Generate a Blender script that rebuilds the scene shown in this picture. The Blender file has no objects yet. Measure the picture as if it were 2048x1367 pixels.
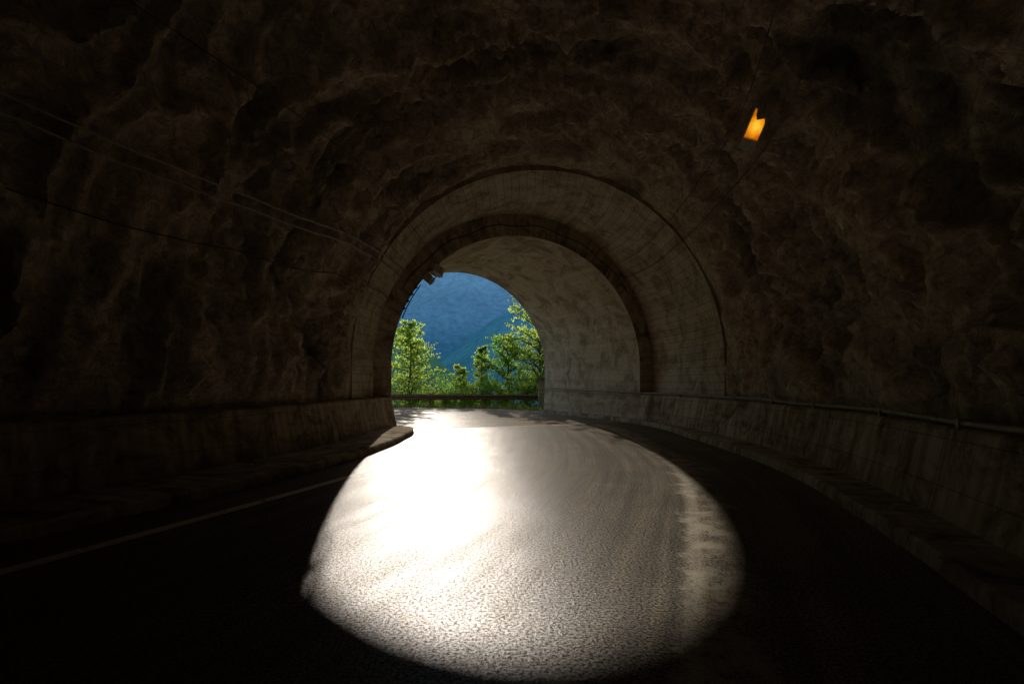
import bpy, bmesh, math, random
from mathutils import Vector, Matrix, noise
random.seed(7)
sc=bpy.context.scene
sc.view_settings.view_transform='Standard'; sc.view_settings.look='None'; sc.view_settings.exposure=0
R=math.radians
# ---------------- material helpers
class NT:
    def __init__(s,name):
        s.m=bpy.data.materials.new(name); s.m.use_nodes=True
        s.t=s.m.node_tree; s.t.nodes.clear()
        s.out=s.n('ShaderNodeOutputMaterial')
    def n(s,t,**k):
        x=s.t.nodes.new(t)
        for a,b in k.items(): setattr(x,a,b)
        return x
    def l(s,a,b): s.t.links.new(a,b)
    def set(s,sock,v):
        if isinstance(v,bpy.types.NodeSocket): s.l(v,sock)
        else: sock.default_value=v
    def coord(s,kind='Object',scale=(1,1,1)):
        c=s.n('ShaderNodeTexCoord')
        if scale==(1,1,1): return c.outputs[kind]
        m=s.n('ShaderNodeMapping'); m.inputs['Scale'].default_value=scale
        s.l(c.outputs[kind],m.inputs[0]); return m.outputs[0]
    def noise(s,vec,scale,detail=6,rough=.55,dist=0):
        x=s.n('ShaderNodeTexNoise'); s.l(vec,x.inputs['Vector'])
        x.inputs['Scale'].default_value=scale; x.inputs['Detail'].default_value=detail
        x.inputs['Roughness'].default_value=rough; x.inputs['Distortion'].default_value=dist
        return x.outputs['Fac']
    def ramp(s,fac,stops):
        x=s.n('ShaderNodeValToRGB'); s.l(fac,x.inputs[0]); e=x.color_ramp.elements
        while len(e)<len(stops): e.new(.5)
        for i,(p,c) in enumerate(stops):
            e[i].position=p
            if not isinstance(c,tuple): c=(c,c,c)
            e[i].color=(*c,1)
        return x.outputs[0]
    def mix(s,f,a,b,mode='MIX'):
        x=s.n('ShaderNodeMix',data_type='RGBA',blend_type=mode)
        s.set(x.inputs[0],f)
        for i,v in ((6,a),(7,b)):
            if isinstance(v,tuple): v=(*v,1)
            s.set(x.inputs[i],v)
        return x.outputs[2]
    def math(s,op,a,b=0.0,c=None):
        x=s.n('ShaderNodeMath',operation=op); s.set(x.inputs[0],a); s.set(x.inputs[1],b)
        if c is not None: s.set(x.inputs[2],c)
        return x.outputs[0]
    def bump(s,h,strength,dist,normal=None):
        x=s.n('ShaderNodeBump'); s.l(h,x.inputs['Height']); x.inputs['Strength'].default_value=strength
        x.inputs['Distance'].default_value=dist
        if normal is not None: s.l(normal,x.inputs['Normal'])
        return x.outputs[0]
    def bsdf(s,col,rough=.8,normal=None,spec=.5,metal=0):
        x=s.n('ShaderNodeBsdfPrincipled')
        s.set(x.inputs['Base Color'],(*col,1) if isinstance(col,tuple) else col)
        s.set(x.inputs['Roughness'],rough); x.inputs['Specular IOR Level'].default_value=spec
        x.inputs['Metallic'].default_value=metal
        if normal is not None: s.l(normal,x.inputs['Normal'])
        s.l(x.outputs[0],s.out.inputs[0]); return x
    def diffuse(s,col,normal=None):
        x=s.n('ShaderNodeBsdfDiffuse'); s.set(x.inputs[0],(*col,1) if isinstance(col,tuple) else col)
        if normal is not None: s.l(normal,x.inputs['Normal'])
        s.l(x.outputs[0],s.out.inputs[0]); return x
    def sheen(s,col,fac,rough,normal):
        a=s.n('ShaderNodeBsdfDiffuse'); g=s.n('ShaderNodeBsdfAnisotropic'); x=s.n('ShaderNodeMixShader')
        s.set(a.inputs[0],col); g.inputs['Color'].default_value=(1,.96,.95,1); s.set(g.inputs['Roughness'],rough)
        s.l(normal,g.inputs['Normal']); s.l(normal,a.inputs['Normal']); s.set(x.inputs[0],fac)
        s.l(a.outputs[0],x.inputs[1]); s.l(g.outputs[0],x.inputs[2]); s.l(x.outputs[0],s.out.inputs[0])

def mat_simple(name,col,rough=.6,metal=0,var=.35,scale=12):
    m=NT(name); v=m.coord('Object'); n=m.noise(v,scale,3)
    d=tuple(c*(1-var) for c in col); b=tuple(c*(1+var) for c in col)
    m.bsdf(m.ramp(n,[(.3,d),(.7,b)]),rough,metal=metal); return m.m

def mat_boards(name,base,row=.17,length=2.4,grime=.5,mort=.5):
    m=NT(name); uv=m.coord('UV'); ob=m.coord('Object')
    b=m.n('ShaderNodeTexBrick'); 
    m.l(uv,b.inputs['Vector']); b.offset=.37
    b.inputs['Scale'].default_value=1; b.inputs['Brick Width'].default_value=length
    b.inputs['Row Height'].default_value=row; b.inputs['Mortar Size'].default_value=.010
    b.inputs['Mortar Smooth'].default_value=.5
    b.inputs['Color1'].default_value=(*[c*.86 for c in base],1); b.inputs['Color2'].default_value=(*[min(.64,c*1.05) for c in base],1)
    b.inputs['Mortar'].default_value=(*[c*mort for c in base],1)
    n1=m.noise(ob,1.1,5,.75,.9); n2=m.noise(m.coord('UV',(5,30,1)),1.0,3,.75)
    c=m.mix(1.0,b.outputs[0],m.ramp(n1,[(.38,(grime,grime*.92,grime*.80)),(.55,1.0)]),'MULTIPLY')
    c=m.mix(.65,c,m.ramp(n2,[(.3,.45),(.65,1.1)]),'MULTIPLY')
    m.diffuse(c); return m.m

def mat_concrete(name,base,joint=4.0):
    m=NT(name); uv=m.coord('UV'); ob=m.coord('Object')
    b=m.n('ShaderNodeTexBrick'); m.l(uv,b.inputs['Vector']); b.offset=0
    b.inputs['Scale'].default_value=1; b.inputs['Brick Width'].default_value=joint
    b.inputs['Row Height'].default_value=.52; b.inputs['Mortar Size'].default_value=.008
    b.inputs['Color1'].default_value=(*[c*.9 for c in base],1); b.inputs['Color2'].default_value=(*base,1)
    b.inputs['Mortar'].default_value=(*[c*.6 for c in base],1)
    n1=m.noise(ob,1.3,5,.78,1.0); st=m.noise(m.coord('UV',(4.5,.3,1)),1.3,3,.65)
    c=m.mix(1.0,b.outputs[0],m.ramp(n1,[(.38,(.42,.38,.31)),(.56,1.0)]),'MULTIPLY')
    c=m.mix(.7,c,m.ramp(st,[(.38,(.5,.45,.38)),(.62,1.1)]),'MULTIPLY')
    m.diffuse(c); return m.m

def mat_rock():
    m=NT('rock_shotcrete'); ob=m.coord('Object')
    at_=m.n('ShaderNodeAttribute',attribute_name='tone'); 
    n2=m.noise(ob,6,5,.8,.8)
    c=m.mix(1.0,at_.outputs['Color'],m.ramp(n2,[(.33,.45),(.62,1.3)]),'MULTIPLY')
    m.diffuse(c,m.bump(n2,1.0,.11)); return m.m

def mat_asphalt(name,tunnel=True,k=1.0,gf=.022):
    m=NT(name); uv=m.coord('UV'); ob=m.coord('Object')
    f=m.noise(ob,44,3,.9); big=m.noise(ob,.9,6,.72,.7)
    sx=m.n('ShaderNodeSeparateXYZ'); m.l(uv,sx.inputs[0]); off=sx.outputs[1]
    tr=m.noise(m.coord('UV',(.12,3.0,1)),1.6,4,.65,.3)
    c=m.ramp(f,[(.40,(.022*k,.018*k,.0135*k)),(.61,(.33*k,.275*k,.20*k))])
    c=m.mix(.9,c,m.ramp(big,[(.32,.6),(.68,1.3)]),'MULTIPLY')
    c=m.mix(.8,c,m.ramp(tr,[(.42,.72),(.62,1.5)]),'MULTIPLY')
    if tunnel:
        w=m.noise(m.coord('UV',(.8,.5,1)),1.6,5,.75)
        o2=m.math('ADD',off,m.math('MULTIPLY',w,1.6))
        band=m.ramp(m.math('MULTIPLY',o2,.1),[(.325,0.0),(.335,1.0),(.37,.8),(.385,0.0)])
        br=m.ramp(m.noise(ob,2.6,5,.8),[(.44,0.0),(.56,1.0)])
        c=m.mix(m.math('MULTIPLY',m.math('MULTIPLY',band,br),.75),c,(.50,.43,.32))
        ln=m.ramp(m.math('MULTIPLY',off,.1),[(.249,0.0),(.251,1.0),(.262,1.0),(.264,0.0)])
        c=m.mix(m.math('MULTIPLY',ln,m.math('MULTIPLY',m.ramp(f,[(.35,.2),(.55,1.0)]),.4)),c,(.6,.54,.44))
    b1=m.bump(f,.5,.010)
    rr=m.math('ADD',m.math('MULTIPLY',big,.6),m.math('MULTIPLY',tr,.4))
    mask=m.math('MULTIPLY',m.ramp(f,[(.42,.14),(.58,1.0)]),m.ramp(rr,[(.38,1.0),(.62,.55)]))
    m.sheen(c,m.math('MULTIPLY',mask,gf),.36,b1); return m.m

# ---------------- mesh helpers
def obj(name,verts,faces,mat,uvs=None,smooth=False,parent=None):
    me=bpy.data.meshes.new(name); me.from_pydata(verts,[],faces); 
    if uvs:
        ul=me.uv_layers.new(name='UVMap')
        for lp in me.loops: ul.data[lp.index].uv=uvs[lp.vertex_index]
    me.materials.append(mat)
    if smooth: me.polygons.foreach_set('use_smooth',[True]*len(me.polygons))
    me.update(); o=bpy.data.objects.new(name,me); sc.collection.objects.link(o)
    if parent: o.parent=parent
    return o
def empty(name,loc=(0,0,0)):
    e=bpy.data.objects.new(name,None); sc.collection.objects.link(e); e.location=loc; return e
def grid_faces(nr,nc):
    return [(i*nc+j,i*nc+j+1,(i+1)*nc+j+1,(i+1)*nc+j) for i in range(nr-1) for j in range(nc-1)]

# ---------------- tunnel centre line
CP=[(-26,-40),(-19,-28),(-12.5,-17),(-8.5,-9.5),(-5.4,-4),(-3.1,0),(-1.3,4),(.25,8.5),(.7,11.5),(.8,14.2),(.5,18),(-2.3,23.6),(-5,28.2)]
CP=[Vector(p) for p in CP]
line=[];knot={}
for i in range(1,len(CP)-2):
    p0,p1,p2,p3=CP[i-1:i+3]
    knot[i]=len(line)
    for k in range(60):
        t=k/60
        line.append(.5*((2*p1)+(-p0+p2)*t+(2*p0-5*p1+4*p2-p3)*t*t+(-p0+3*p1-3*p2+p3)*t**3))
knot[len(CP)-2]=len(line); line.append(CP[-2].copy())
S=[0]
for a,b in zip(line,line[1:]): S.append(S[-1]+(b-a).length)
import bisect
def at(s):
    i=min(max(bisect.bisect_right(S,s)-1,0),len(S)-2)
    t=(s-S[i])/(S[i+1]-S[i]); p=line[i].lerp(line[i+1],t)
    def tan(k):
        a=line[max(k-1,0)]; b=line[min(k+1,len(line)-1)]; return (b-a).normalized()
    d=tan(i).lerp(tan(i+1),t).normalized()
    if s>=S[-1]-1e-6: d=Vector((-2.7-.2,5.1)).normalized()
    return p,Vector((d.y,-d.x)),d
def P(s,off,z):
    p,r,d=at(s); q=p+r*off; return Vector((q.x,q.y,z))
sA=S[knot[9]]; sB=S[knot[10]]; sE=S[-1]; s0=S[knot[5]]
def frange(a,b,n): return [a+(b-a)*i/n for i in range(n+1)]
def lerp(a,b,t): t=max(0,min(1,t)); return a+(b-a)*t
SP=2.1
def vault_prof(rx,rz,zb,n,wb=None):
    pts=[]
    wb=rx if wb is None else wb
    nb=6
    for i in range(nb): pts.append((lerp(wb,rx,i/nb),lerp(zb,SP,i/nb)))
    for i in range(n+1):
        a=math.pi*i/n; pts.append((rx*math.cos(a),SP+rz*math.sin(a)))
    for i in range(nb-1,-1,-1): pts.append((-lerp(wb,rx,i/nb),lerp(zb,SP,i/nb)))
    return pts
def sweep(name,slist,proff,mat,parent=None,smooth=True,disp=None):
    v=[];uv=[]
    for s in slist:
        pr=proff(s); acc=0;last=None
        for (o,z) in pr:
            if last: acc+=math.hypot(o-last[0],z-last[1])
            last=(o,z); q=P(s,o,z)
            if disp: q=disp(s,o,z,q,acc)
            v.append(q); uv.append((s,acc))
    return obj(name,v,grid_faces(len(slist),len(pr)),mat,uv,smooth,parent)

M_rock=mat_rock(); M_board=mat_boards('board_formed_concrete',(.62,.52,.395),.24,7,.56,.42); M_barrel=mat_boards('barrel_concrete',(.66,.55,.42),.2,9,.56,.80)
M_conc=mat_concrete('ledge_concrete',(.54,.45,.34)); M_kerb=mat_concrete('kerb_concrete',(.52,.45,.36),1.0)
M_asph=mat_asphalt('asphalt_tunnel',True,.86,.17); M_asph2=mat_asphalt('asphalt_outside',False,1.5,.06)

tunnel=empty('tunnel')
LZ=1.1
def rw(s): return lerp(6.0,5.38,(s-s0)/(sA-s0)),lerp(6.3,5.66,(s-s0)/(sA-s0))
def rprof(s):
    a,b=rw(s); return vault_prof(a,b,LZ,260)
tones=[]
def rdisp(s,o,z,q,acc):
    p,r,d=at(s); c=Vector((p.x,p.y,SP)); n=(q-c); n.z=max(n.z,-.01); n.normalize()
    Q=Vector((s*1.25,acc*.62,o*.15))
    w=noise.noise_vector(Q*.45)*1.1
    w2=noise.noise_vector(Q*1.4)*.6
    a=noise.fractal(Q*.42+w*.8,1.0,2.0,4)
    n1=noise.noise(Q*.72+w*1.3+w2*.5+Vector((5,3,1)))
    n2=noise.noise(Q*1.5+w*2.0+w2+Vector((15,3,11)))
    rg=max(1-abs(n1)*3.4,0)**1.4
    rg2=max(1-abs(n2)*3.2,0)**1.4
    f=noise.fractal(q*2.6+w,.75,2.1,5)
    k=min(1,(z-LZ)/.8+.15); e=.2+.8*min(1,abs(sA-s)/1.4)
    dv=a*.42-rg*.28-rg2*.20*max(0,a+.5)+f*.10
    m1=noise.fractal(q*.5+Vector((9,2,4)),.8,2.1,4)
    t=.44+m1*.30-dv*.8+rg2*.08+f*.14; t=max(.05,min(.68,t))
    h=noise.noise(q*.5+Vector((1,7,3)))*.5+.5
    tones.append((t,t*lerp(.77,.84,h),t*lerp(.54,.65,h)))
    return q+n*dv*k*e
sl=frange(0,s0-3,50)[:-1]+frange(s0-3,sA,280)
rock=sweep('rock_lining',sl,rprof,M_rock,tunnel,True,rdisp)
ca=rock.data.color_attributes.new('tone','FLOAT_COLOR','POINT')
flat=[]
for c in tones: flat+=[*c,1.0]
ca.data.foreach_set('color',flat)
pr=rprof(0); c=P(0,0,3); vv=[c]+[P(0,o*1.1,z*1.1 if z>LZ else -0.5) for o,z in pr]
bk=obj('tunnel_light_blocker',vv,[(0,i,i+1) for i in range(1,len(pr))]+[(0,len(pr),1)],M_rock,None,False,tunnel)  # unseen cap added where the tunnel really runs on, keeps light out
ca=bk.data.color_attributes.new('tone','FLOAT_COLOR','POINT'); ca.data.foreach_set('color',[.2,.15,.1,1]*len(vv))
def ringprof(s): return vault_prof(5.3,5.5,LZ,96)
ring=sweep('concrete_ring',frange(sA,sB,16),ringprof,M_board,tunnel)
def barprof(s):
    t=(s-sB)/(sE-sB); r=lerp(4.72,4.6,t); pts=[(4.5,-.1),(lerp(4.75,4.6,t),LZ)]
    return pts+vault_prof(r,lerp(4.72,4.62,t),LZ+.01,96)+[(-lerp(4.75,4.6,t),LZ),(-4.5,-.1)]
sweep('concrete_barrel',frange(sB,sE,24),barprof,M_barrel,tunnel)
def annulus(name,s,p1,p2,mat):
    v=[P(s,*a) for a in p1]+[P(s,*a) for a in p2]; n=len(p1)
    uv=[(i*.13,0) for i in range(n)]+[(i*.13,.5) for i in range(n)]
    obj(name,v,[(i,i+1,n+i+1,n+i) for i in range(n-1)],mat,uv,False,tunnel)
M_face=mat_concrete('arch_face_concrete',(.60,.51,.39),90)
annulus('arch_step_face',sB,vault_prof(5.32,5.52,LZ,96),vault_prof(4.72,4.72,LZ,96),M_face)
annulus('rock_edge_face',sA,vault_prof(5.3,5.5,LZ,96),vault_prof(6.4,6.9,LZ,96),M_board)
pin=vault_prof(4.6,4.62,-.1,96)
po=[(o*3.2,(-.1 if z<0 else min(z*2.2,13))) for o,z in pin]
annulus('portal_facade',sE,pin,po,M_conc)
def ledge(sgn):
    def f(s):
        if s<sA: top=lerp(5.45,5.1,(s-s0)/(sA-s0))
        else: top=lerp(5.1,4.75,(s-sA)/(sB-sA))
        b=top-.25
        pts=[(sgn*b,-.05),(sgn*(b+.12),.5),(sgn*(top-.02),LZ-.03),(sgn*(top+.02),LZ),(sgn*6.6,LZ+.02)]
        return pts
    return f
sweep('ledge_wall',frange(0,sB,120),ledge(1),M_conc,tunnel,False)
sweep('ledge_wall_inner_bend',frange(0,sB,120),ledge(-1),M_conc,tunnel,False)

# ---------------- road
v=[];uv=[]
rs=frange(0,sB+.0,160)
for s in rs:
    for x in frange(-5.1,5.1,10): v.append(P(s,x,0)); uv.append((s,x))
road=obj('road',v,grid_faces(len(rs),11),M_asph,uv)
outer=[P(sB,5.0,-.004),P(sB+3,4.7,-.004),P(sE,4.7,-.004),Vector((1.6,27.5,-.004)),Vector((-.6,29.3,-.004)),Vector((-4,30.6,-.004)),Vector((-9,31.3,-.004)),Vector((-18,31.2,-.004)),Vector((-34,27,-.004)),Vector((-60,17,-.004))]
inner=[P(sB,-5.0,-.004),P(sB+3,-4.7,-.004),P(sE,-4.7,-.004),Vector((-8,22.2,-.004)),Vector((-11,23,-.004)),Vector((-14,23.4,-.004)),Vector((-18,23.2,-.004)),Vector((-24,22,-.004)),Vector((-38,16,-.004)),Vector((-62,6,-.004))]
n=len(outer); vv=outer+inner
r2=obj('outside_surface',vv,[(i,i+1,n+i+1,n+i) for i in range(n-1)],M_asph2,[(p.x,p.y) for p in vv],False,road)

def wallbase(s):
    if s<sA: return lerp(5.2,4.85,(s-s0)/(sA-s0))
    return lerp(4.85,4.5,(s-sA)/(sB-sA))+.06
def kerbR(s):
    k=lerp(4.55,4.2,(s-s0-4)/(sA-s0-4)); 
    if s>sA: k=lerp(4.2,4.32,(s-sA)/4)
    return k
def kerbL(s):
    k=3.75
    e=sA+.2
    if s>e: 
        t=min(1,(s-e)/2.2); k=lerp(3.75,wallbase(s)-.05,1-math.sqrt(max(0,1-t*t)))
    return k
def kprof(fn,sgn):
    def f(s):
        k=fn(s); w=max(wallbase(s)+.1,k+.08)
        k0=k+.03*noise.noise(Vector((s*1.1,sgn,0)))
        dz=.012*noise.noise(Vector((s*2.3,sgn,5)))
        return [(sgn*k0,-.03),(sgn*(k0+.02),.12+dz),(sgn*(k0+.05),.15+dz),(sgn*min(k0+.2,w),.152),(sgn*w,.15)]
    return f
sweep('kerb',frange(0,sE,220),kprof(kerbR,1),M_kerb,None,False)
sweep('kerb',frange(0,sA+2.4,240),kprof(kerbL,-1),M_kerb,None,False)

def mat_paint():
    m=NT('white_paint'); ob=m.coord('Object')
    n=m.noise(ob,5,4,.75); f=m.noise(ob,44,3,.9)
    k=m.math('MULTIPLY',m.ramp(n,[(.30,0.0),(.46,1.0)]),m.ramp(f,[(.3,.45),(.5,1.0)]))
    m.sheen(m.mix(k,(.14,.12,.09),(.84,.78,.66)),.11,.38,m.bump(f,.4,.008)); return m.m
def strip(name,sa,sb,off,w,mat,extra=[]):
    pts=[]
    for s in frange(sa,sb,120): pts.append((P(s,off-w/2,.004),P(s,off+w/2,.004)))
    ex=[Vector(e) for e in extra]
    v=[q for p in pts for q in p]
    if ex:
        for i,e in enumerate(ex):
            d=((ex[i+1] if i+1<len(ex) else e)-(ex[i-1] if i else Vector(pts[-1][0][:2]))).normalized()
            nn=Vector((d.y,-d.x))*w/2
            v.append(Vector((*(e-nn),.004))); v.append(Vector((*(e+nn),.004)))
    obj(name,v,[(2*i,2*i+1,2*i+3,2*i+2) for i in range(len(v)//2-1)],mat)
strip('road_marking',0,sB+1.5,-2.85,.17,mat_paint(),[(-4.7,21.9),(-6.6,23.6),(-8.8,24.7),(-12,25.4),(-18,25.3),(-30,21.5)])
M_dark=mat_simple('tar_joint',(.05,.045,.04),.8)
obj('road_joint',[P(sB+a+.03*math.sin(o*3),o,.003) for a in (-.05,.05) for o in frange(-3.9,4.3,40)],grid_faces(2,41),M_dark)

# ---------------- terrain
def mat_grass():
    m=NT('grass_ground'); ob=m.coord('Object'); n=m.noise(ob,2.5,4,.7)
    c=m.ramp(n,[(.35,(.05,.06,.018)),(.6,(.09,.12,.03)),(.75,(.16,.14,.08))])
    m.diffuse(c); return m.m
M_grass=mat_grass()
xs=[-900,-500,-300,-200,-120,-80]+frange(-60,30,60)+[40,60,90,140,220,350,600,900]
ys=[-300,-150,-60,-20,0,10,16,20,24,27]+frange(28,60,32)+[70,90,120,160,240,400,800,1500]
def gz(x,y):
    if y<=31.9: return -.012 if y<30 else -.02
    e=y-31.9
    return -.02-lerp(0,32,e/70)-.25*abs(noise.noise(Vector((x*.4,y*.4,0))))
v=[Vector((x,y,gz(x,y))) for y in ys for x in xs]
obj('ground',v,grid_faces(len(ys),len(xs)),M_grass,None,True)

def leafmat(name,dif,tra,fac=.7):
    m=NT(name); ob=m.coord('Object'); k=m.noise(ob,2.4,3,.75)
    cd=m.ramp(k,[(.38,tuple(c*.5 for c in dif)),(.62,tuple(c*1.3 for c in dif))])
    ct=m.ramp(k,[(.38,tuple(c*.35 for c in tra)),(.60,tuple(min(1,c*1.2) for c in tra))])
    a=m.n('ShaderNodeBsdfDiffuse'); b=m.n('ShaderNodeBsdfTranslucent'); x=m.n('ShaderNodeMixShader')
    m.l(cd,a.inputs[0]); m.l(ct,b.inputs[0]); x.inputs[0].default_value=fac
    m.l(a.outputs[0],x.inputs[1]); m.l(b.outputs[0],x.inputs[2]); m.l(x.outputs[0],m.out.inputs[0]); return m.m
M_leaf=leafmat('sunlit_leaves',(.09,.16,.035),(.66,.90,.14))
M_leaf2=leafmat('leaves',(.06,.12,.03),(.40,.70,.12))
M_blade=leafmat('grass_blades',(.1,.13,.04),(.5,.6,.14))
M_bark=mat_simple('bark',(.09,.07,.05),.9)
v=[];f=[]
for i in range(5200):
    x=random.uniform(-22,5); 
    yo=28.2+random.random()**.7*3.9
    lim=31.25-max(0,(x+9))*.115-max(0,x+1)*.9
    if yo<lim: continue
    h=random.uniform(.05,.2)*(1.6 if yo>31 else 1); a=random.uniform(0,6.28); w=.025
    dx,dy=math.cos(a)*w,math.sin(a)*w; b=len(v)
    v+=[(x-dx,yo-dy,-.02),(x+dx,yo+dy,-.02),(x+random.uniform(-.05,.05),yo+random.uniform(-.05,.05),h)]; f.append((b,b+1,b+2))
obj('grass',v,f,M_blade)

# ---------------- trees
def tube(v,f,p,q,r1,r2,n=5):
    d=(q-p).normalized(); a=d.orthogonal().normalized(); b=d.cross(a); s=len(v)
    for c,r in ((p,r1),(q,r2)):
        for i in range(n):
            t=6.283*i/n; v.append(c+(a*math.cos(t)+b*math.sin(t))*r)
    for i in range(n): f.append((s+i,s+(i+1)%n,s+n+(i+1)%n,s+n+i))
def leaf(v,f,c,size):
    d=Vector((random.gauss(0,1),random.gauss(0,1),random.gauss(0,.6))).normalized()
    a=d.orthogonal().normalized(); a.rotate(Matrix.Rotation(random.uniform(0,6.28),3,d)); b=d.cross(a)
    s=len(v); L=size*random.uniform(.7,1.3); W=L*.5
    v+=[c-a*L*.5,c+b*W*.5,c+a*L*.5,c-b*W*.5]; f.append((s,s+1,s+2,s+3))
def tree(name,loc,H,W,nb,mat,seed,shape='cone',lsize=.15,start=.25,twl=18):
    random.seed(seed); loc=Vector(loc); e=empty(name,loc)
    tv=[];tf=[];lv=[];lf=[]
    pts=[Vector((0,0,0))]; K=9
    for i in range(1,K+1): pts.append(Vector((random.gauss(0,.05)*H*.15,random.gauss(0,.05)*H*.15,H*i/K*.97)))
    rad=lambda t: H*.016*(1-t)+.012
    for i in range(K): tube(tv,tf,pts[i],pts[i+1],rad(i/K),rad((i+1)/K),7)
    def tp(t):
        k=min(int(t*K),K-1); return pts[k].lerp(pts[k+1],t*K-k)
    for b in range(nb):
        t=lerp(start,.99,(b+random.random())/nb); base=tp(t)
        u=(t-start)/(1-start)
        if shape=='cone': L=W*.5*(1-u*.85)*random.uniform(.6,1.25)
        else: L=W*.5*(math.sin(math.pi*min(1,u*.8+.2))**.6)*random.uniform(.45,1.2)
        az=b*2.399+random.uniform(-.4,.4); up=random.uniform(.1,.5)+u*.4
        dirv=Vector((math.cos(az),math.sin(az)*.8,up)).normalized()
        p=base; seg=4; r=.012+.018*L
        for k in range(seg):
            dirv=(dirv+Vector((random.gauss(0,.14),random.gauss(0,.14),random.gauss(-.03,.1)))).normalized()
            q=p+dirv*L/seg; tube(tv,tf,p,q,r*(1-k/seg)+.004,r*(1-(k+1)/seg)+.004,4)
            for tw in range(3):
                td=(dirv+Vector((random.gauss(0,.8),random.gauss(0,.8),random.gauss(.0,.4)))).normalized()
                l=L*.28*random.uniform(.5,1.3)+.15; st=p.lerp(q,random.random()); en=st+td*l
                tube(tv,tf,st,en,.007,.004,3)
                for z in range(twl):
                    c=st.lerp(en,random.uniform(.1,1.1))+Vector((random.gauss(0,.06),random.gauss(0,.06),random.gauss(-.01,.045)))
                    leaf(lv,lf,c,lsize)
            p=q
    o=obj('trunk',tv,tf,M_bark,None,True,e); o2=obj('foliage',lv,lf,mat,None,False,e)
    return e
tree('deciduous_tree',(-6.9,34.0,-1.6),7.4,6.2,56,M_leaf,1,'cone',.15,.15,13)
tree('deciduous_tree',(1.95,34.2,-1.8),9.9,5.8,80,M_leaf,2,'round',.16,.12,15)
tree('deciduous_tree',(-.3,35.2,-1.9),6.9,4.4,46,M_leaf2,3,'round',.155,.15,14)
tree('deciduous_tree',(-2.1,34.6,-1.7),5.9,2.6,30,M_leaf,4,'cone',.15,.1,12)
tree('deciduous_tree',(-3.6,35,-1.9),4.7,2.8,26,M_leaf,5,'cone',.15,.1,12)
tree('deciduous_tree',(-10.5,35.5,-2.2),6.5,4.4,30,M_leaf2,6,'round',.18,.15,10)
tree('deciduous_tree',(5.6,34.5,-1.9),8.2,4.5,34,M_leaf2,8,'round',.18,.15,10)
def shrub(loc,W,H,n,mat,seed):
    random.seed(seed); e=empty('shrub',loc); v=[];f=[];tv=[];tf=[]
    for i in range(n):
        az=random.uniform(0,6.28); L=H*random.uniform(.5,1.15); 
        en=Vector((math.cos(az)*W*.5*random.random(),math.sin(az)*W*.35*random.random(),L)); tube(tv,tf,Vector((0,0,0)),en,.012,.004,4)
        for k in range(60):
            t=random.uniform(.3,1.05); leaf(v,f,en*t+Vector((random.gauss(0,.15),random.gauss(0,.12),random.gauss(0,.12))),.14)
    obj('stems',tv,tf,M_bark,None,False,e); obj('foliage',v,f,mat,None,False,e)
for i,(x,y,W,H) in enumerate([(-11,33.3,2.6,2.0),(-8.9,33.2,2.2,1.9),(-6.6,33.6,2.2,1.9),(-5.3,33.2,2.4,2.2),(-4.3,33.5,2.4,2.7),(-3,33.2,2.4,2.2),(-1.7,33.3,2.4,2.6),(-.4,33.4,2.4,2.4),(.9,33.3,2.4,2.9),(2.4,33.5,2.4,3.0),(4,33.5,2.5,2.5)]):
    shrub((x,y,gz(x,y)-.05),W,H,24,M_leaf if i%2 else M_leaf2,20+i)

# ---------------- mountains
def mat_hill(name,green,haze_glow,z0,z1):
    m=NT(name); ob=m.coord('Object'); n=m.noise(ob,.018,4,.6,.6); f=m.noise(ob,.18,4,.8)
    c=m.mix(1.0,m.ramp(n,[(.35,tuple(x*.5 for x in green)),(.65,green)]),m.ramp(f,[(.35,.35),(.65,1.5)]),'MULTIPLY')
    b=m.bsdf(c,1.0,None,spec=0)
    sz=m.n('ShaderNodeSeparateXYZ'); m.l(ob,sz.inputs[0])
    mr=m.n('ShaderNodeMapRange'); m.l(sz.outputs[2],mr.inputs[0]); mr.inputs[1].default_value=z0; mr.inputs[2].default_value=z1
    h=m.ramp(mr.outputs[0],[(0,haze_glow[0]),(1,haze_glow[1])])
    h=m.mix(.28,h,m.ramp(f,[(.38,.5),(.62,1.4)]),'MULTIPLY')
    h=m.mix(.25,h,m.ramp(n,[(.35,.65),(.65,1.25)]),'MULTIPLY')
    m.l(h,b.inputs['Emission Color']); b.inputs['Emission Strength'].default_value=1; return m.m  # aerial haze painted in: slopes emit a bluish glow graded by height
def hill(name,x0,x1,nx,yf,yb,foot,crest,mat,amp,nz=70):
    v=[]
    for j in range(nz+1):
        t=j/nz
        for i in range(nx+1):
            x=x0+(x1-x0)*i/nx; y=yf+(yb-yf)*t
            top=crest(x); z=foot+(top-foot)*(math.sin(t*math.pi*.62)/1.0)
            q=Vector((x*.012,y*.012,foot)); z+=amp*noise.fractal(q,.9,2,6)*min(1,t*4)*(1 if t<.7 else .6)
            v.append(Vector((x,y,z)))
    return obj(name,v,grid_faces(nz+1,nx+1),mat,None,True)
hill('mountain',-700,700,220,230,900,-60,lambda x:205+14*math.sin(x*.006+1),mat_hill('mountain_forest_haze',(.05,.09,.05),((.012,.072,.17),(.10,.235,.43)),20,125),22)
hill('hill',-160,420,160,170,400,-50,lambda x:max(-40,min(92,56+.6*(x-8))),mat_hill('hill_forest_haze',(.05,.1,.05),((.010,.068,.12),(.022,.11,.225)),-10,60),9)
hill('hill',-260,60,130,100,230,-40,lambda x:max(-38,min(70,-2-.85*(x+14))),mat_hill('near_hill_forest_haze',(.06,.11,.03),((.02,.07,.05),(.03,.10,.10)),-10,50),9)

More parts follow.
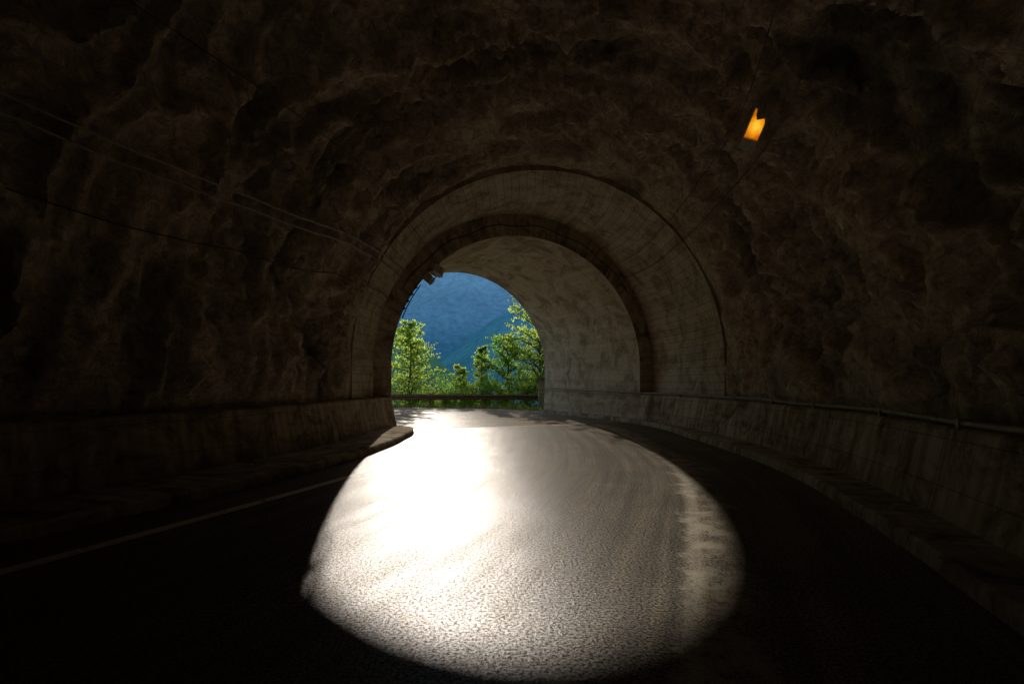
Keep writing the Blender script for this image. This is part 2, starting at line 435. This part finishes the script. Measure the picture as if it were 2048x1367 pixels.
# ---------------- guardrail
M_rail=mat_simple('weathered_steel',(.12,.085,.06),.42,.6,.3,6)
def railpt(t):
    x=t; y=31.6-.006*(x+2)**2
    return Vector((x,y))
gr=empty('guardrail')
prof=[(0,.44),(.0,.46),(.07,.50),(.07,.56),(.0,.60),(.0,.63),(.07,.67),(.07,.73),(0,.77),(0,.79)]
xsr=frange(-26,1.9,60); v=[]
for x in xsr:
    p=railpt(x)
    for o,z in prof: v.append((p.x,p.y-o,z))
g=obj('beam',v,grid_faces(len(xsr),len(prof)),M_rail,None,False,gr)
sm=g.modifiers.new('s','SOLIDIFY'); sm.thickness=.006
def box(bm,c,size,rot=None):
    m=Matrix.Translation(Vector(c))@(rot.to_4x4() if rot else Matrix.Identity(4))@Matrix.Diagonal((*size,1))
    bmesh.ops.create_cube(bm,size=1,matrix=m)
def bmobj(name,bm,mat,parent=None,bev=0):
    me=bpy.data.meshes.new(name); bm.to_mesh(me); bm.free(); me.materials.append(mat)
    o=bpy.data.objects.new(name,me); sc.collection.objects.link(o)
    if parent: o.parent=parent
    if bev: b=o.modifiers.new('b','BEVEL'); b.width=bev; b.segments=2
    return o
bm=bmesh.new()
x=-1.72
while x>-26:
    p=railpt(x); box(bm,(x,p.y+.12,.38),(.10,.07,.95)); box(bm,(x,p.y+.045,.62),(.09,.08,.28)); x-=3.45
x=1.7;p=railpt(x); box(bm,(x,p.y+.12,.38),(.10,.07,.95)); box(bm,(x,p.y+.045,.62),(.09,.08,.28))
bmobj('posts',bm,M_rail,gr,.008)
bm=bmesh.new(); p=railpt(1.9); bmesh.ops.create_cone(bm,cap_ends=True,segments=16,radius1=.14,radius2=.14,depth=.36,matrix=Matrix.Translation((1.95,p.y-.02,.615)))
bmobj('end_piece',bm,M_rail,gr,.01)

ma=mat_simple('pillar_stone',(.17,.19,.14),.9); mc=mat_simple('pillar_cap_slab',(.08,.08,.075),.7)
pl=empty('stone_pillar',(1.80,29.8,0))
bm=bmesh.new()
for k in range(8): box(bm,(0,0,.11+k*.215),(.46+random.uniform(-.015,.015),.46+random.uniform(-.015,.015),.205))
box(bm,(0,0,.85),(.42,.42,1.68)); bmobj('shaft',bm,ma,pl,.015)
bm=bmesh.new(); box(bm,(0,0,1.76),(.72,.72,.07)); box(bm,(0,0,1.83),(.5,.5,.07)); bmobj('cap',bm,mc,pl,.01)

# ---------------- cables & conduit
M_cable=mat_simple('cable_rubber',(.06,.05,.04),.6); M_pipe=mat_simple('galvanised_conduit',(.30,.26,.2),.6,.1)
def curve(name,pts,r,mat,parent=None):
    cu=bpy.data.curves.new(name,'CURVE'); cu.dimensions='3D'; cu.bevel_depth=r; cu.bevel_resolution=2
    sp=cu.splines.new('POLY'); sp.points.add(len(pts)-1)
    for a,b in zip(sp.points,pts): a.co=(*b,1)
    cu.materials.append(mat); o=bpy.data.objects.new(name,cu); sc.collection.objects.link(o)
    if parent: o.parent=parent
    return o
def vp(s,ang,inset):
    if s<sA:
        a,b=rw(s); a-=.34*min(1,(sA-s)/1.5); b-=.34*min(1,(sA-s)/1.5)
        k=min(1,(sA-s)/1.0); a=lerp(5.3,a,k); b=lerp(5.5,b,k)
    elif s<=sB+.001: a,b=5.3,5.5
    else: a,b=4.7,4.7
    return P(s,(a-inset)*math.cos(ang),SP+(b-inset)*math.sin(ang))
def sag(s,amp,n=4.0): return -amp*abs(math.sin(s/n*math.pi))
def cable(name,sa,sb,ang,inset,r,amp=.05,mat=None,dang=0):
    pts=[]
    for s in frange(sa,sb,140):
        t=max(0,min(1,(sA-s)/7))
        q=vp(s,R(ang+dang*t),inset+(.12*t)); q.z+=sag(s,amp)
        q+=noise.noise_vector(Vector((s*1.1,ang,0)))*.02; pts.append(q)
    curve(name,pts,r,mat or M_cable)
M_pale=mat_simple('grey_cable_sheath',(.40,.35,.28),.6)
cable('electric_cable',s0-2,sB-.05,180-34,.04,.020,.05,M_pale,5)
cable('electric_cable',s0-2,sB-.05,180-32,.04,.020,.07,M_pale,5)
cable('electric_cable',s0-2,sB-.05,180-24,.03,.012,.12,None,5)
cable('electric_cable',s0-2,sB-.05,180-46,.03,.009,.03)
cable('electric_cable',s0-4,sB-.05,47,.06,.009,.03)
cable('electric_cable',s0-4,sB-.05,40,.06,.009,.04)
pts=[]
for i in range(60):
    a=R(150-115*i/59); pts.append(P(sB-.03,5.05*math.cos(a),SP+5.1*math.sin(a)+.05*math.sin(i*.6)))
curve('electric_cable',pts,.014,M_cable)
cd=empty('conduit_pipe')
pts=[P(s,(lerp(5.45,5.1,(s-s0)/(sA-s0)) if s<sA else lerp(5.1,4.75,(s-sA)/(sB-sA)))+.02,LZ+.07+.012*math.sin(s*1.7)) for s in frange(s0-3,sB,120)]
pts+=[P(s,4.62-.02*(s-sB)/(sE-sB),LZ+.07+.1*(s-sB)/(sE-sB)) for s in frange(sB+.15,sE,20)]
curve('pipe',pts,.033,M_pipe,cd)
pts=[q+Vector((0,0,-.11)) for q in pts[-21:]]
curve('lower_pipe',pts,.025,M_pipe,cd)
bm=bmesh.new(); s=s0-2
while s<sB:
    o=(lerp(5.45,5.1,(s-s0)/(sA-s0)) if s<sA else lerp(5.1,4.75,(s-sA)/(sB-sA)))+.02
    q=P(s,o,LZ+.05); p,r,d=at(s); rot=Matrix.Rotation(math.atan2(-d.x,d.y),3,'Z'); box(bm,q,(.1,.05,.1),rot); s+=1.6
bmobj('clips',bm,M_pipe,cd)

# ---------------- sodium tunnel lamp (lit)
M_house=mat_simple('lamp_housing',(.6,.57,.5),.5,.1,.2)
m=NT('sodium_lamp_glass'); ob=m.coord('Object'); nn=m.noise(ob,11,3,.7,.8)
g=m.n('ShaderNodeTexGradient',gradient_type='SPHERICAL'); mp=m.coord('Object',(5.5,4.5,3.4)); m.l(mp,g.inputs[0])
k=m.math('ADD',m.math('MULTIPLY',g.outputs['Fac'],.7),m.math('MULTIPLY',nn,.45))
e=m.n('ShaderNodeEmission'); m.l(m.ramp(k,[(.15,(.35,.07,.002)),(.42,(.85,.25,.005)),(.8,(1,.6,.04))]),e.inputs[0]); e.inputs[1].default_value=1.0
m.l(e.outputs[0],m.out.inputs[0]); M_glow=m.m
lp=Vector((4.0,8.2,5.78)); lamp=empty('tunnel_lamp',lp)
p,r,d=at(s0+8.6)
zax=Vector((-.42,-.62,-.62)).normalized()
yax=Vector((d.x,d.y,.0)); yax=(yax-zax*yax.dot(zax)).normalized(); yax.rotate(Matrix.Rotation(R(-3),3,zax)); xax=yax.cross(zax)
lm=Matrix((xax,yax,zax)).transposed().to_4x4(); lamp.matrix_world=Matrix.Translation(lp)@lm@Matrix.Scale(.88,4)
bm=bmesh.new(); box(bm,(0,0.06,-.11),(.30,.76,.16)); box(bm,(0,.33,.0),(.30,.2,.06)); box(bm,(0,-.30,.0),(.30,.03,.06))
box(bm,(.14,-.03,0),(.03,.5,.05)); box(bm,(-.14,-.03,0),(.03,.5,.05)); bmobj('housing',bm,M_house,lamp,.012)
bm=bmesh.new(); box(bm,(0,-.03,-.012),(.252,.50,.012)); bmobj('glass',bm,M_glow,lamp)
bm=bmesh.new(); box(bm,(.1,.2,-.33),(.03,.04,.34)); box(bm,(.1,-.2,-.33),(.03,.04,.34)); box(bm,(.1,0,-.48),(.06,.5,.03)); bmobj('bracket',bm,M_cable,lamp)

# ---------------- floodlights on arch edge
M_fl=mat_simple('floodlight_body',(.5,.47,.42),.5,.0)
M_gl=NT('floodlight_glass'); M_gl.bsdf((.6,.57,.5),.15); M_gl=M_gl.m
def flood(loc,rz,rx,ry=0):
    e=empty('floodlight',loc); e.rotation_euler=(rx,ry,rz)
    bm=bmesh.new(); box(bm,(0,0,0),(.36,.16,.26)); box(bm,(0,.12,0),(.24,.1,.18)); box(bm,(0,-.1,.14),(.38,.1,.015)); box(bm,(-.21,0,.02),(.015,.05,.34)); box(bm,(.21,0,.02),(.015,.05,.34)); box(bm,(0,0,.2),(.43,.05,.015))
    bmobj('body',bm,M_fl,e,.008)
    bm=bmesh.new(); box(bm,(0,-.085,0),(.31,.01,.21)); bmobj('glass',bm,M_gl,e)
    bm=bmesh.new(); box(bm,(0,0,.34),(.03,.03,.28)); bmobj('stem',bm,M_fl,e)
flood((-2.5,16.75,5.28),R(35),R(-25),R(25)); flood((-2.8,16.8,5.05),R(-40),R(-20),R(35))
ib=empty('cable_bracket')
bm=bmesh.new()
for k in range(4):
    a=R(156-3.3*k); q=P(sB-.12,4.72*math.cos(a),SP+4.72*math.sin(a)); box(bm,q,(.11,.11,.04),Matrix.Rotation(R(-35),3,'Y'))
bmobj('insulators',bm,M_cable,ib,.01)
pts=[P(sB-.12,4.66*math.cos(R(a)),SP+4.66*math.sin(R(a))) for a in (160,155,150,144)]
curve('wire',pts,.018,M_cable,ib)

# ---------------- light
EL=R(18.0); AZ=R(8.6)
sd=Vector((-math.sin(AZ)*math.cos(EL),math.cos(AZ)*math.cos(EL),math.sin(EL)))
L=bpy.data.lights.new('sun','SUN'); L.energy=5; L.angle=R(.55); L.color=(1,.93,.82)
lo=bpy.data.objects.new('sun',L); sc.collection.objects.link(lo); lo.rotation_euler=(-sd).to_track_quat('-Z','Y').to_euler(); lo.location=(-20,100,60)
w=bpy.data.worlds.new('World'); sc.world=w; w.use_nodes=True; nt=w.node_tree
bg=nt.nodes['Background']; sk=nt.nodes.new('ShaderNodeTexSky'); sk.sky_type='NISHITA'; sk.sun_disc=False
sk.sun_elevation=EL; sk.sun_rotation=-AZ; nt.links.new(sk.outputs[0],bg.inputs[0]); bg.inputs[1].default_value=.15
# camera
cam=bpy.data.cameras.new('camera'); co=bpy.data.objects.new('camera',cam); sc.collection.objects.link(co)
co.location=(0,0,1.6); co.rotation_euler=(R(90),0,0); cam.lens=17.58; cam.sensor_width=36; cam.shift_y=.0386; cam.clip_end=5000; cam.clip_start=.05
sc.camera=co
